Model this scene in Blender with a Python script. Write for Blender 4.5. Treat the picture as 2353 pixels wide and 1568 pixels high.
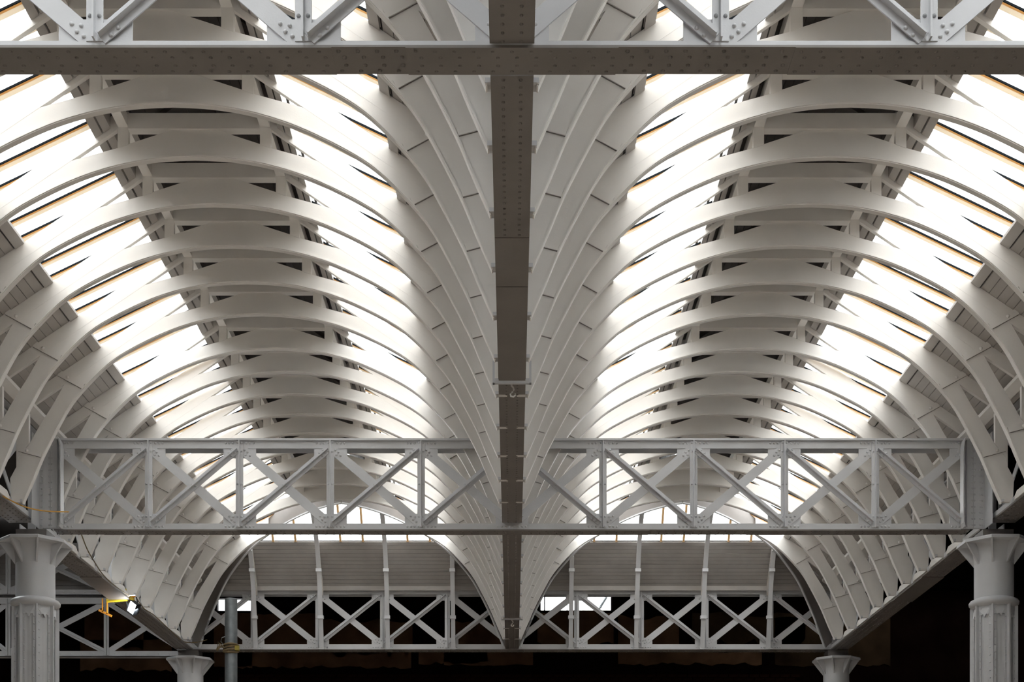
import bpy, bmesh, math, random
from mathutils import Vector, Matrix
from mathutils.geometry import tessellate_polygon
random.seed(7)
SC = bpy.context.scene
COL = SC.collection
for o in list(bpy.data.objects): bpy.data.objects.remove(o)

# ------------------------------------------------------------------ camera, sky, exposure
U = 1/2000.0          # horizontal / vertical working unit -> metres
K = 1.6               # depth unit -> metres
CH = 1.6              # camera height
cam_d = bpy.data.cameras.new('camera'); cam = bpy.data.objects.new('camera', cam_d); COL.objects.link(cam)
cam.location = (0, 0, CH); cam.rotation_euler = (math.radians(90), 0, 0)
cam_d.sensor_width = 36; cam_d.lens = 3200/2353*36; cam_d.shift_y = (2080-784)/2353.0; cam_d.shift_x = 0.0
cam_d.clip_end = 300
SC.camera = cam
W = bpy.data.worlds.new('sky'); SC.world = W; W.use_nodes = True
bg = W.node_tree.nodes['Background']; bg.inputs[0].default_value = (.975, .985, 1.0, 1); bg.inputs[1].default_value = 3.3
SC.view_settings.view_transform = 'Standard'; SC.view_settings.look = 'None'
SC.view_settings.gamma = 1; SC.view_settings.use_curve_mapping = False
SC.view_settings.exposure = 1.1

# ------------------------------------------------------------------ materials
def mat(name, col, rough=.5, metal=0, var=.06, scale=3.0, bump=.15, bscale=90, emis=0, spec=.5):
    m = bpy.data.materials.new(name); m.use_nodes = True
    nt = m.node_tree; b = nt.nodes['Principled BSDF']
    b.inputs['Roughness'].default_value = rough; b.inputs['Metallic'].default_value = metal
    b.inputs['Specular IOR Level'].default_value = spec
    tc = nt.nodes.new('ShaderNodeTexCoord')
    n = nt.nodes.new('ShaderNodeTexNoise'); n.inputs['Scale'].default_value = scale; n.inputs['Detail'].default_value = 5
    nt.links.new(tc.outputs['Object'], n.inputs['Vector'])
    r = nt.nodes.new('ShaderNodeValToRGB')
    r.color_ramp.elements[0].position = .3; r.color_ramp.elements[1].position = .7
    r.color_ramp.elements[0].color = tuple(max(0, c*(1-var)) for c in col)+(1,)
    r.color_ramp.elements[1].color = tuple(min(1, c*(1+var)) for c in col)+(1,)
    nt.links.new(n.outputs['Fac'], r.inputs['Fac']); nt.links.new(r.outputs['Color'], b.inputs['Base Color'])
    if bump:
        n2 = nt.nodes.new('ShaderNodeTexNoise'); n2.inputs['Scale'].default_value = bscale
        nt.links.new(tc.outputs['Object'], n2.inputs['Vector'])
        bp = nt.nodes.new('ShaderNodeBump'); bp.inputs['Strength'].default_value = bump; bp.inputs['Distance'].default_value = .003
        nt.links.new(n2.outputs['Fac'], bp.inputs['Height']); nt.links.new(bp.outputs['Normal'], b.inputs['Normal'])
    if emis:
        b.inputs['Emission Color'].default_value = (1, 1, 1, 1); b.inputs['Emission Strength'].default_value = emis
    return m
M_RIB = mat('white_painted_timber', (.845, .82, .785), .42, var=.03)
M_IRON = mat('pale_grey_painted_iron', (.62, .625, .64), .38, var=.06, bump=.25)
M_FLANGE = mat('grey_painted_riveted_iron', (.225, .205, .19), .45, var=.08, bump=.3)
M_PLANK = mat('grey_white_painted_boards', (.46, .435, .41), .55, var=.07)
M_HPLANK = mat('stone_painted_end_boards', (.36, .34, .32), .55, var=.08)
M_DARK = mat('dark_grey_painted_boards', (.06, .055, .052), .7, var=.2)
M_TAN = mat('tan_timber_glazing_bar', (.85, .55, .27), .5, var=.1)
M_LEAD = mat('black_lead_strip', (.008, .010, .012), .8, var=.1, spec=.05)
M_BRICK = mat('dark_brown_brick', (.012, .005, .003), .9, var=.4, scale=6, spec=0)  # very dark brown base colour, uneven in tone
M_BRICKW = mat('dark_brick_backing', (.004, .002, .0015), .95, var=.4, scale=2, spec=0)  # near-black brown base colour
M_PLASTER2 = mat('shaded_stained_plaster', (.022, .014, .008), .85, var=.45, scale=1.6, spec=0)  # darker copy of the stained plaster, right-hand shade put into the colour
M_PLASTER = mat('stained_brown_plaster', (.075, .045, .027), .85, var=.45, scale=1.6, spec=0)
M_FLOOR = mat('pale_concrete', (.45, .385, .325), .8, var=.2)
M_AISLE = mat('black_lining', (.004, .0035, .003), .9, var=.3, spec=0)  # near-black base colour
M_GALV = mat('galvanised_steel_tube', (.23, .25, .26), .42, metal=.5, var=.25, scale=14)
M_YEL = mat('yellow_plastic', (.62, .45, .02), .5, var=.1)
M_ORG = mat('orange_plastic', (.70, .28, .02), .5, var=.1)
M_STRAP = mat('faded_yellow_webbing', (.30, .24, .04), .8, var=.3)
M_ROPE = mat('brown_hemp_rope', (.17, .12, .06), .9, var=.35, scale=40)
M_CORD = mat('orange_cord', (.62, .33, .06), .7, var=.1)
M_BLK = mat('black_lamp_housing', (.02, .022, .025), .5, var=.1)
M_LAMP = mat('lit_floodlight_face', (1, 1, 1), .5, emis=30)
M_WFRAME = mat('dark_window_frame', (.05, .04, .06), .6)
def glass():
    m = bpy.data.materials.new('skylight_glass'); m.use_nodes = True; nt = m.node_tree
    nt.nodes.remove(nt.nodes['Principled BSDF']); out = nt.nodes['Material Output']
    t = nt.nodes.new('ShaderNodeBsdfTransparent'); t.inputs[0].default_value = (.95, .96, .955, 1)
    g = nt.nodes.new('ShaderNodeBsdfGlossy'); g.inputs['Roughness'].default_value = .08
    x = nt.nodes.new('ShaderNodeMixShader'); x.inputs[0].default_value = .04
    nt.links.new(t.outputs[0], x.inputs[1]); nt.links.new(g.outputs[0], x.inputs[2])
    nt.links.new(x.outputs[0], out.inputs[0]); return m
M_GLASS = glass()
def translucent(name, col, tcol):
    m = bpy.data.materials.new(name); m.use_nodes = True; nt = m.node_tree
    nt.nodes.remove(nt.nodes['Principled BSDF']); out = nt.nodes['Material Output']
    d = nt.nodes.new('ShaderNodeBsdfDiffuse'); d.inputs[0].default_value = col+(1,)
    t = nt.nodes.new('ShaderNodeBsdfTranslucent'); t.inputs[0].default_value = tcol+(1,)
    n = nt.nodes.new('ShaderNodeTexNoise'); n.inputs['Scale'].default_value = 6
    r = nt.nodes.new('ShaderNodeMapRange'); r.inputs['To Min'].default_value = .45; r.inputs['To Max'].default_value = .55
    nt.links.new(n.outputs['Fac'], r.inputs['Value'])
    x = nt.nodes.new('ShaderNodeMixShader'); nt.links.new(r.outputs[0], x.inputs[0])
    nt.links.new(d.outputs[0], x.inputs[1]); nt.links.new(t.outputs[0], x.inputs[2]); nt.links.new(x.outputs[0], out.inputs[0]); return m
M_TANG = translucent('glowing_tan_glazing_bar', (.75, .48, .22), (.66, .47, .25))  # timber bar made translucent; its orange glow is put into the material
M_CREAM = translucent('cream_glow_strip', (.8, .7, .55), (.68, .63, .55))  # for an added strip that stands for the overexposed fade beside each bar

# ------------------------------------------------------------------ mesh helpers
class B:
    def __init__(s): s.v = []; s.f = []
    def add(s, vs, fs):
        n = len(s.v); s.v += [tuple(v) for v in vs]; s.f += [tuple(i+n for i in f) for f in fs]; return s
    def hexa(s, p):   # 8 points: bottom ring 0-3, top ring 4-7
        return s.add(p, [(3, 2, 1, 0), (4, 5, 6, 7), (0, 1, 5, 4), (1, 2, 6, 5), (2, 3, 7, 6), (3, 0, 4, 7)])
    def box(s, x0, x1, y0, y1, z0, z1):
        return s.hexa([(x0, y0, z0), (x1, y0, z0), (x1, y1, z0), (x0, y1, z0), (x0, y0, z1), (x1, y0, z1), (x1, y1, z1), (x0, y1, z1)])
    def bar(s, a, b, w, h, up=(0, 1, 0)):   # box along a-b; h along 'up', w across
        a = Vector(a); b = Vector(b); d = (b-a).normalized(); u = Vector(up); u = (u-d*u.dot(d)).normalized(); c = d.cross(u)
        q = []
        for P in (a, b): q += [P-c*w/2-u*h/2, P+c*w/2-u*h/2, P+c*w/2+u*h/2, P-c*w/2+u*h/2]
        return s.hexa(q)
    def plate(s, poly, y0, y1, fn=None):    # poly in (x,z), extruded along y
        if fn is None: fn = lambda x, y, z: (x, y, z)
        n = len(poly); ar = sum(poly[i][0]*poly[(i+1) % n][1]-poly[(i+1) % n][0]*poly[i][1] for i in range(n))
        if ar < 0: poly = poly[::-1]
        tr = tessellate_polygon([[Vector((p[0], p[1], 0)) for p in poly]])
        vs = [fn(p[0], y0, p[1]) for p in poly]+[fn(p[0], y1, p[1]) for p in poly]
        fs = []
        for t in tr:
            a, b, c = t
            A = (poly[b][0]-poly[a][0])*(poly[c][1]-poly[a][1])-(poly[c][0]-poly[a][0])*(poly[b][1]-poly[a][1])
            if A < 0: b, c = c, b
            fs += [(a, b, c), (a+n, c+n, b+n)]
        for i in range(n):
            j = (i+1) % n; fs.append((j, i, i+n, j+n))
        return s.add(vs, fs)
    def strip(s, path, y0, y1, t, closed=False):   # ribbon below a curve in xz, width y0..y1, thickness t (towards -normal)
        n = len(path); vs = []
        for i, (x, z) in enumerate(path):
            a = path[max(0, i-1)]; b = path[min(n-1, i+1)]; dx, dz = b[0]-a[0], b[1]-a[1]; l = math.hypot(dx, dz)
            nx, nz = dz/l*t, -dx/l*t
            vs += [(x, y0, z), (x, y1, z), (x+nx, y1, z+nz), (x+nx, y0, z+nz)]
        fs = [(0, 1, 2, 3), (4*n-1, 4*n-2, 4*n-3, 4*n-4)]
        for i in range(n-1):
            k = 4*i
            for j in range(4): fs.append((k+j, k+4+j, k+4+(j+1) % 4, k+(j+1) % 4))
        return s.add(vs, fs)
    def lathe(s, prof, seg=32, cx=0, cy=0):
        n = len(prof); vs = []; fs = []
        for r, z in prof:
            for k in range(seg):
                a = 2*math.pi*(k+.5)/seg; vs.append((cx+r*math.cos(a), cy+r*math.sin(a), z))
        for i in range(n-1):
            for k in range(seg):
                k2 = (k+1) % seg; fs.append((i*seg+k, i*seg+k2, (i+1)*seg+k2, (i+1)*seg+k))
        fs.append(tuple(range(seg))[::-1]); fs.append(tuple((n-1)*seg+k for k in range(seg)))
        return s.add(vs, fs)
    def tube(s, pts, r, seg=6):
        pts = [Vector(p) for p in pts]; n = len(pts); vs = []; fs = []
        for i, p in enumerate(pts):
            d = (pts[min(n-1, i+1)]-pts[max(0, i-1)]).normalized()
            u = Vector((0, 0, 1)) if abs(d.z) < .9 else Vector((1, 0, 0)); u = (u-d*u.dot(d)).normalized(); c = d.cross(u)
            for k in range(seg):
                a = 2*math.pi*k/seg; vs.append(p+(u*math.cos(a)+c*math.sin(a))*r)
        for i in range(n-1):
            for k in range(seg):
                k2 = (k+1) % seg; fs.append((i*seg+k, i*seg+k2, (i+1)*seg+k2, (i+1)*seg+k))
        fs.append(tuple(range(seg))[::-1]); fs.append(tuple((n-1)*seg+k for k in range(seg)))
        return s.add(vs, fs)
    def rivet(s, p, r, n=(0, -1, 0)):
        n = Vector(n); u = Vector((1, 0, 0)) if abs(n.x) < .9 else Vector((0, 0, 1)); u = (u-n*u.dot(n)).normalized(); c = n.cross(u); p = Vector(p)
        vs = []
        for rr, h in ((1, -.1), (.78, .62)):
            for k in range(8):
                a = 2*math.pi*k/8; vs.append(p+(u*math.cos(a)+c*math.sin(a))*r*rr+n*r*h)
        vs.append(p+n*r*.85)
        fs = [(k, (k+1) % 8, 8+(k+1) % 8, 8+k) for k in range(8)]+[(8+k, 8+(k+1) % 8, 16) for k in range(8)]
        return s.add(vs, fs)
    def mesh(s, name, m, smooth=None):
        me = bpy.data.meshes.new(name); me.from_pydata(s.v, [], s.f); me.materials.append(m)
        bm = bmesh.new(); bm.from_mesh(me); bmesh.ops.recalc_face_normals(bm, faces=bm.faces); bm.to_mesh(me); bm.free()
        if smooth is not None:
            me.shade_smooth()
            try: me.set_sharp_from_angle(angle=math.radians(smooth))
            except Exception: pass
        me.update(); return me
def put(name, me, parent=None, loc=(0, 0, 0), rot=None, scale=None):
    o = bpy.data.objects.new(name, me); COL.objects.link(o); o.location = loc
    if rot: o.rotation_euler = rot
    if scale: o.scale = scale
    if parent: o.parent = parent
    return o
def thing(name, label, cat, loc=(0, 0, 0), group=None):
    o = bpy.data.objects.new(name, None); COL.objects.link(o); o.location = loc
    o['label'] = label; o['category'] = cat
    if group: o['group'] = group
    return o
def struct(name, me=None, label=None):
    o = bpy.data.objects.new(name, me); COL.objects.link(o); o['kind'] = 'structure'
    if label: o['label'] = label
    return o
Z0 = CH+10000*U       # level of the girder soffits
def X(u): return u*U
def Z(r): return Z0+r*U
def Y(q): return q*K

# ------------------------------------------------------------------ rib profile (d = distance in from the springing line, r = rise)
CTR = 6232
PROF = [(300, 0), (551, 570), (803, 1170), (1139, 1830), (1450, 2380), (1790, 2815), (2391, 3420), (3001, 3830), (3920, 4270), (4733, 4530), (5500, 4665), (6232, 4705)]
def catmull(P, n=5):
    out = []
    for i in range(len(P)-1):
        p0 = P[max(0, i-1)]; p1 = P[i]; p2 = P[i+1]; p3 = P[min(len(P)-1, i+2)]
        for k in range(n):
            t = k/n
            out.append(tuple(.5*((2*p1[j])+(-p0[j]+p2[j])*t+(2*p0[j]-5*p1[j]+4*p2[j]-p3[j])*t*t+(-p0[j]+3*p1[j]-3*p2[j]+p3[j])*t**3) for j in (0, 1)))
    out.append(P[-1]); return out
CUR = catmull(PROF)
CUR = [p for p in CUR]
LT = lambda d: 2356+.676*d
LB = lambda d: 2015+.676*d
EXT_LOW = [(100, 0), (20, 150), (3, 590), (155, 872), (215, 1120), (480, 1440), (635, 1720), (800, 2000), (1055, 2400), (1353, LB(1353))]
def intr(d):
    for a, b in zip(CUR, CUR[1:]):
        if a[0] <= d <= b[0]: return a[1]+(b[1]-a[1])*(d-a[0])/(b[0]-a[0])
    return CUR[-1][1]
def half_arch(dtop=CTR):
    """outline of the arch plate on one side, from the foot to dtop"""
    inn = [p for p in CUR if p[0] < dtop]+[(dtop, intr(dtop))]
    ext = list(EXT_LOW)
    up = [(3820, 4597), (4732, 4848), (4942, 4925), (5786, 5200), (6232, 5200)]
    if dtop <= 3820: ext.append((dtop, LB(dtop)))
    else:
        for a, b in zip(up, up[1:]):
            ext.append(a)
            if a[0] <= dtop <= b[0]:
                if dtop > a[0]: ext.append((dtop, a[1]+(b[1]-a[1])*(dtop-a[0])/(b[0]-a[0])))
                break
    return inn+ext[::-1]
def loc(poly, s):   # to metres about vault centre; s=-1 left half, +1 right half
    return [(s*(CTR-d)*U, r*U) for d, r in poly]
TW = .05
rm = {}
def build_rib_meshes():
    L = half_arch()
    b = B()
    for s in (-1, 1): b.plate(loc(L, s), -TW/2, TW/2)
    rm['arch'] = b.mesh('arch_web', M_RIB)
    path = loc(CUR, -1)+loc(CUR, 1)[::-1][1:]
    b = B(); b.strip(path, -.042, .042, .013); b.strip([(x, z-.013) for x, z in path], -.032, .032, .010)
    rm['soffit'] = b.mesh('soffit_flange', M_RIB, 30)
    for s, k in ((-1, 'l'), (1, 'r')):
        rm['rafter'+k] = B().plate(loc([(60, LB(60)), (4742, LB(4742)), (4742, LT(4742)), (60, LT(60))], s), -TW/2-.001, TW/2+.001).mesh('rafter', M_RIB)
        rm['strut'+k] = B().plate(loc([(158, 880), (215, 1115), (468, 1440), (468, LB(468)+4), (158, LB(158)+4)], s), -TW/2-.004, TW/2+.004).mesh('strut', M_RIB)
        rm['lpost'+k] = B().plate(loc([(4732, 4840), (4942, 4915), (4942, 5560), (4732, 5540)], s), -TW/2-.004, TW/2+.004).mesh('post', M_RIB)
        # joint cover plates with one bolt each
        def cov(a, bq, wd):
            a = Vector(a); bq = Vector(bq); t = (bq-a).normalized(); nrm = Vector((t.y, -t.x))
            if nrm.y < 0: nrm = -nrm
            if nrm.x < 0 and False: nrm = -nrm
            p = [tuple(a), tuple(bq), tuple(bq+nrm*wd), tuple(a+nrm*wd)]
            bb = B().plate(loc(p, s), -TW/2-.016, TW/2+.016)
            g = a+(bq-a)*.35+nrm*wd*.5
            gl = loc([(g[0], g[1])], s)[0]
            kk = 'm%d_%s' % (len([k_ for k_ in rm if k_.startswith('bolt')]), k); rm['bolt'+kk] = B().rivet((gl[0], -TW/2-.016, gl[1]), .022).mesh('bolt', M_RIB, 60)
            sm = B().plate(loc([tuple(a-nrm*11), tuple(bq-nrm*11), tuple(bq), tuple(a)], s), -TW/2-.005, TW/2+.005)  # dark strip laid in place of the shadowed gap at the joint
            rm['seam'+kk] = sm.mesh('joint_seam', M_FLANGE); bb.kk = kk
            return bb
        # J1 : intrados (1775,2784) -> outer (1176,3151)
        bb = cov((1185, 3140), (1800, 2805), 150); rm['j1'+k] = bb.mesh('joint_plate', M_RIB); rm['k1'+k] = bb.kk
        bb = cov((215, 1260), (775, 1110), 130); rm['j2'+k] = bb.mesh('joint_plate', M_RIB); rm['k2'+k] = bb.kk
        rm['foot'+k] = B().box(*sorted((s*(CTR-262)*U, s*(CTR-328)*U)), -.05, .05, 0, .03).mesh('foot_plate', M_IRON)
    rm['tie'] = B().box(-(CTR-4942)*U, (CTR-4942)*U, -.055, .055, 5200*U, 5500*U).mesh('tie_beam', M_RIB)
build_rib_meshes()
def joints(r, h):
    for j in '12':
        o = put('joint_plate', rm['j'+j+h], r); kk = rm['k'+j+h]
        put('bolt', rm['bolt'+kk], o); put('joint_seam', rm['seam'+kk], o)
RQ = {-5: 5.32, -4: 5.757, -3: 6.305, -2: 6.849, -1: 7.411, 0: 7.98, 1: 8.55, 2: 9.125, 3: 9.70, 4: 10.26, 5: 10.82, 6: 11.49,
      7: 11.99, 8: 12.51, 9: 13.02, 10: 13.545, 11: 14.065, 12: 14.61, 13: 15.17, 14: 15.75}
ORD = ['first', 'second', 'third', 'fourth', 'fifth', 'sixth', 'seventh', 'eighth', 'ninth', 'tenth', 'eleventh']
for side, sg in (('left', -1), ('right', 1)):
    for k in range(-5, 15):
        if k == -5: w = 'just above the nearest cross girder'
        elif k < 6: w = '%s beyond the nearest cross girder' % ORD[k+4]
        elif k == 6: w = 'right above the middle cross girder'
        elif k < 14: w = '%s beyond the middle cross girder' % ORD[k-7]
        else: w = 'last one before far end glazing'
        r = thing('arched_rib', 'white arched roof rib of %s vault, %s' % (side, w), 'roof rib', (sg*CTR*U, Y(RQ[k]), Z0), 'arched ribs of the %s vault' % side)
        put('arch_web', rm['arch'], r); put('soffit_flange', rm['soffit'], r); put('tie_beam', rm['tie'], r)
        for h in 'lr':
            put('rafter', rm['rafter'+h], r); put('strut', rm['strut'+h], r); put('post', rm['lpost'+h], r)
            joints(r, h); put('foot_plate', rm['foot'+h], r)

# ------------------------------------------------------------------ hipped ends: jack ribs, hip ribs, diagonal ribs
QH = 16.97; HF = .55
hq = lambda d: QH-HF*d/3200      # hip surface depth for a given d
def partial(dtop):
    b = B(); P = half_arch(dtop)
    return P
jm = {}
for s, k in ((-1, 'l'), (1, 'r')):
    dt = 3300
    jm['web'+k] = B().plate(loc(half_arch(dt), s), -TW/2, TW/2).mesh('arch_web', M_RIB)
    jm['raf'+k] = B().plate(loc([(60, LB(60)), (dt, LB(dt)), (dt, LT(dt)), (60, LT(60))], s), -TW/2-.001, TW/2+.001).mesh('rafter', M_RIB)
    cc = [p for p in CUR if p[0] < dt]+[(dt, intr(dt))]
    path = loc(cc, s)
    if s > 0: path = path[::-1]
    jm['sof'+k] = B().strip(path, -.042, .042, .02).mesh('soffit_flange', M_RIB, 30)
for side, sg in (('left', -1), ('right', 1)):
    for s, h in ((-1, 'l'), (1, 'r')):
        where = 'outer' if s == sg else 'inner'
        r = thing('jack_rib', 'short white curved half rib at %s side of %s vault, last before far girder' % (where, side), 'roof rib', (sg*CTR*U, Y(16.38), Z0), 'jack ribs at the far end')
        put('arch_web', jm['web'+h], r); put('rafter', jm['raf'+h], r); put('soffit_flange', jm['sof'+h], r); put('strut', rm['strut'+h], r)
        joints(r, h); put('foot_plate', rm['foot'+h], r)
    g = B().plate([(-2200*U, 4900*U), (2200*U, 4900*U), (1900*U, 5330*U), (0, 6480*U), (-1900*U, 5330*U)], 0, .03)
    last = [o for o in bpy.data.objects if o.name.startswith('arched_rib') and o.parent is None and o['label'].endswith('far end glazing') and side+' vault' in o['label']][0]
    put('gable_board', g.mesh('gable_board', M_RIB), last, (0, .03, 0))
    # diagonal corner ribs
    for s in (-1, 1):
        where = 'outer' if s == sg else 'inner'
        r = thing('corner_rib', 'dark slender curved corner rib at %s far corner of %s vault' % (where, side), 'roof rib', (sg*CTR*U, Y(QH), Z0), 'corner ribs at the far end')
        b = B(); vs = []; dd = [300+(CTR-300)*i/40 for i in range(41)]
        T = Vector((.75, .66, 0)); 
        for d in dd:
            i0 = intr(d); sl = (intr(min(CTR, d+20))-intr(max(300, d-20)))/(min(CTR, d+20)-max(300, d-20)); nl = math.hypot(1, sl)
            d2 = max(10, d-620*sl/nl); r2 = min(i0+620/nl, LT(d2)-20)
            for dd_, rr in ((d, i0), (d2, r2)):
                p = Vector((s*(CTR-dd_)*U, (hq(dd_)-QH)*K, rr*U)); t = Vector((s*.45, .5, 0)).normalized()*.022
                vs += [p-t, p+t]
        fs = [(0, 1, 3, 2)]
        for i in range(40):
            a = 4*i; c = 4*i+4
            fs += [(a, a+1, c+1, c), (a+2, c+2, c+3, a+3), (a, c, c+2, a+2), (a+1, a+3, c+3, c+1)]
        b.add(vs, fs); put('arch_web', b.mesh('arch_web', M_FLANGE), r)
        b = B(); pts = [(s*(CTR-d)*U, (hq(d)-QH)*K, intr(d)*U-.008) for d in dd]
        b.tube(pts, .022, 6); put('soffit_rod', b.mesh('soffit_rod', M_IRON, 40), r)
    # hip ribs standing in front of far girder
    offs = [-3726, -1168, 1406, 3947]
    if sg > 0: offs = [-o for o in offs][::-1]
    names = ['leftmost', 'second from left', 'third from left', 'rightmost']
    for i, off in enumerate(offs):
        dt = CTR-abs(off)-40
        r = thing('hip_rib', 'narrow curved end rib, %s of four in the %s vault' % (names[i], side), 'roof rib', ((sg*CTR+off)*U, Y(QH), Z0), 'upright end ribs of the %s vault' % side)
        hx = HF*K/3200
        def tr(poly): return [(-d*hx, rr*U) for d, rr in poly]
        P = half_arch(min(dt, 4700))
        b = B().plate(tr(P), -.016, .016, fn=lambda x, y, z: (y, x, z)); put('arch_web', b.mesh('arch_web', M_RIB), r)
        cc = [p for p in CUR if p[0] < dt]+[(dt, intr(dt))]
        b = B()
        pa = [(-d*hx, rr*U) for d, rr in cc]
        n = len(pa); vs = []
        for (y, z) in pa: vs += [(-.042, y-.006, z-.004), (.042, y-.006, z-.004), (.042, y+.012, z+.012), (-.042, y+.012, z+.012)]
        fs = [(0, 1, 2, 3), (4*n-4, 4*n-3, 4*n-2, 4*n-1)]
        for j in range(n-1):
            for e in range(4): fs.append((4*j+e, 4*j+4+e, 4*j+4+(e+1) % 4, 4*j+(e+1) % 4))
        b.add(vs, fs); put('soffit_flange', b.mesh('soffit_flange', M_IRON), r)
        b = B().plate(tr([(60, LB(60)), (dt, LB(dt)), (dt, LT(dt)), (60, LT(60))]), -.02, .02, fn=lambda x, y, z: (y, x, z)); put('rafter', b.mesh('rafter', M_RIB), r)
        for (d, rr) in ((760, 1130), (1790, 2815)):
            if d < dt:
                b = B().box(-.055, .055, -d*hx-.03, -d*hx+.04, rr*U-.03, rr*U+.03); put('joint_plate', b.mesh('joint_plate', M_IRON), r)
        b = B().box(-.055, .055, -.10, .0, -60*U, -20*U); put('foot_plate', b.mesh('foot_plate', M_IRON), r)

# ------------------------------------------------------------------ roof covering: planks, purlins, glass
ceil = struct('ceiling', None, 'long painted boards lining the lower slopes of both vaults')
def slope_pt(sg, s, d, q, off=0):   # off = offset above the rafter top (perpendicular-ish, in U)
    return ((sg*CTR+s*(CTR-d))*U, Y(q), Z(LT(d)+off))
def slab(sg, s, d0, d1, q0, q1, o0, o1, clip=False):
    b = B(); p = []
    for o in (o0, o1):
        for d, q in ((d0, q0), (d1, q0), (d1, q1), (d0, q1)):
            if q == q1 and clip: q = hq(d)
            p.append(slope_pt(sg, s, d, q, o))
    return b.hexa(p)
QB = -3.0
NR = 11; w0, w1 = 60, 2040
for sg in (-1, 1):
    for s in (-1, 1):
        for i in range(NR):
            a = w0+(w1-w0)*i/NR; c = w0+(w1-w0)*(i+1)/NR-14
            cuts = [QB, 5.2, 11.5, 99]
            for j in range(3):
                jit = random.uniform(-4, 4)
                b = slab(sg, s, a, c, cuts[j]+.004, min(cuts[j+1], QH), 8+jit, 38+jit, clip=(j == 2))
                put('plank', b.mesh('plank', M_PLANK), ceil)
backing = B()
for sg in (-1, 1):
    for s in (-1, 1):
        backing.hexa([slope_pt(sg, s, d, q, o) for o in (50, 70) for d, q in ((20, QB), (2150, QB), (2150, hq(2150)), (20, hq(20)))])
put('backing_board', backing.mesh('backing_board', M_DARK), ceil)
# end (hip) planks
def hip_pt(sg, off, d, o=0): return ((sg*CTR+off)*U, Y(hq(d))+o*U*.5, Z(LT(d)+o))
for sg in (-1, 1):
    for i in range(NR+1):
        a = w0+(w1+150-w0)*i/(NR+1); c = w0+(w1+150-w0)*(i+1)/(NR+1)-17
        j = random.uniform(-5, 5)
        b = B().hexa([hip_pt(sg, off, d, o+j) for o in (8, 38) for off, d in ((-(CTR-a), a), (CTR-a, a), (CTR-c, c), (-(CTR-c), c))])
        put('plank', b.mesh('plank', M_HPLANK), ceil)
    b = B().hexa([hip_pt(sg, off, d, o) for o in (50, 70) for off, d in ((-(CTR-20), 20), (CTR-20, 20), (CTR-2190, 2190), (-(CTR-2190), 2190))])
    put('backing_board', b.mesh('backing_board', M_DARK), ceil)
# purlins (each a trim running the length of the vault)
tn = 0
rq_sorted = [QB]+[RQ[k] for k in range(-5, 15)]
for side, sg in (('left', -1), ('right', 1)):
    for s in (-1, 1):
        sd = 'outer' if s == sg else 'inner'
        tn += 1; t = struct('trim_%d' % tn, None, 'painted sill board under the glazing, %s slope of %s vault' % (sd, side))
        for q0, q1 in zip(rq_sorted, rq_sorted[1:]+[99]):
            e = min(q1, QH); m = .016
            b = slab(sg, s, 2075, 2253, q0+m, e-m if q1 != 99 else e, -35, 30, clip=(q1 == 99))
            put('sill_board', b.mesh('sill_board', M_PLANK), t)
            b = slab(sg, s, 2058, 2084, q0+m, e-m if q1 != 99 else e, 32, 275, clip=(q1 == 99)); put('upstand', b.mesh('upstand', M_PLANK), t)
        tn += 1; t = struct('trim_%d' % tn, None, 'paired painted boards edging the dark ridge, %s slope of %s vault' % (sd, side))
        for q0, q1 in zip(rq_sorted, rq_sorted[1:]):
            m = .03/K
            for (a, c, o0, o1) in ((4300, 4430, -235, 70), (4462, 4592, -235, 80)):
                put('ridge_board', slab(sg, s, a, c, q0+m, q1-m, o0, o1).mesh('ridge_board', M_PLANK), t)
            p = [((sg*CTR+s*(CTR-d))*U, Y(q), Z(r)) for r in (5250, 5480) for d, q in ((4745, q0+m), (4940, q0+m), (4940, q1-m), (4745, q1-m))]
            put('ridge_beam', B().hexa(p).mesh('ridge_beam', M_RIB), t)
# low strut boards seen in the spandrel triangles
for side, sg in (('left', -1), ('right', 1)):
    for s in (-1, 1):
        sd = 'outer' if s == sg else 'inner'
        tn += 1
        p = [((sg*CTR+s*(CTR-d))*U, Y(q), Z(r)) for (d, r) in ((430, 2200), (640, 2330), (640, 2420), (430, 2290)) for q in (QB, 16.6)]
        me = B().hexa([p[0], p[2], p[3], p[1], p[6], p[4], p[5], p[7]]).mesh('eaves_board', M_RIB)
        struct('trim_%d' % tn, me, 'pale eaves board low behind the ribs, %s side of %s vault' % (sd, side))
# ridge roof
def ridge():
    for side, sg in (('left', -1), ('right', 1)):
        t = struct('ceiling', None, 'dark boarded ridge roof above the crown of the %s vault' % side)
        for s in (-1, 1):
            n = 8; a0, a1 = 4440, 6232
            for i in range(n):
                a = a0+(a1-a0)*i/n; c = a0+(a1-a0)*(i+1)/n-12
                j = random.uniform(-6, 6)
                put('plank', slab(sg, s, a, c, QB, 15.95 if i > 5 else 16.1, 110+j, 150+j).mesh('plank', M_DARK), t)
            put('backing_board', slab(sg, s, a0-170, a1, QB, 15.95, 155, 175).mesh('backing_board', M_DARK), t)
            for q0, q1 in zip(rq_sorted[1:], rq_sorted[2:]):
                q = (q0+q1)/2
                put('roof_joist', slab(sg, s, 4640, 6200, q-.03, q+.03, -10, 108).mesh('roof_joist', M_DARK), t)
ridge()
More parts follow.
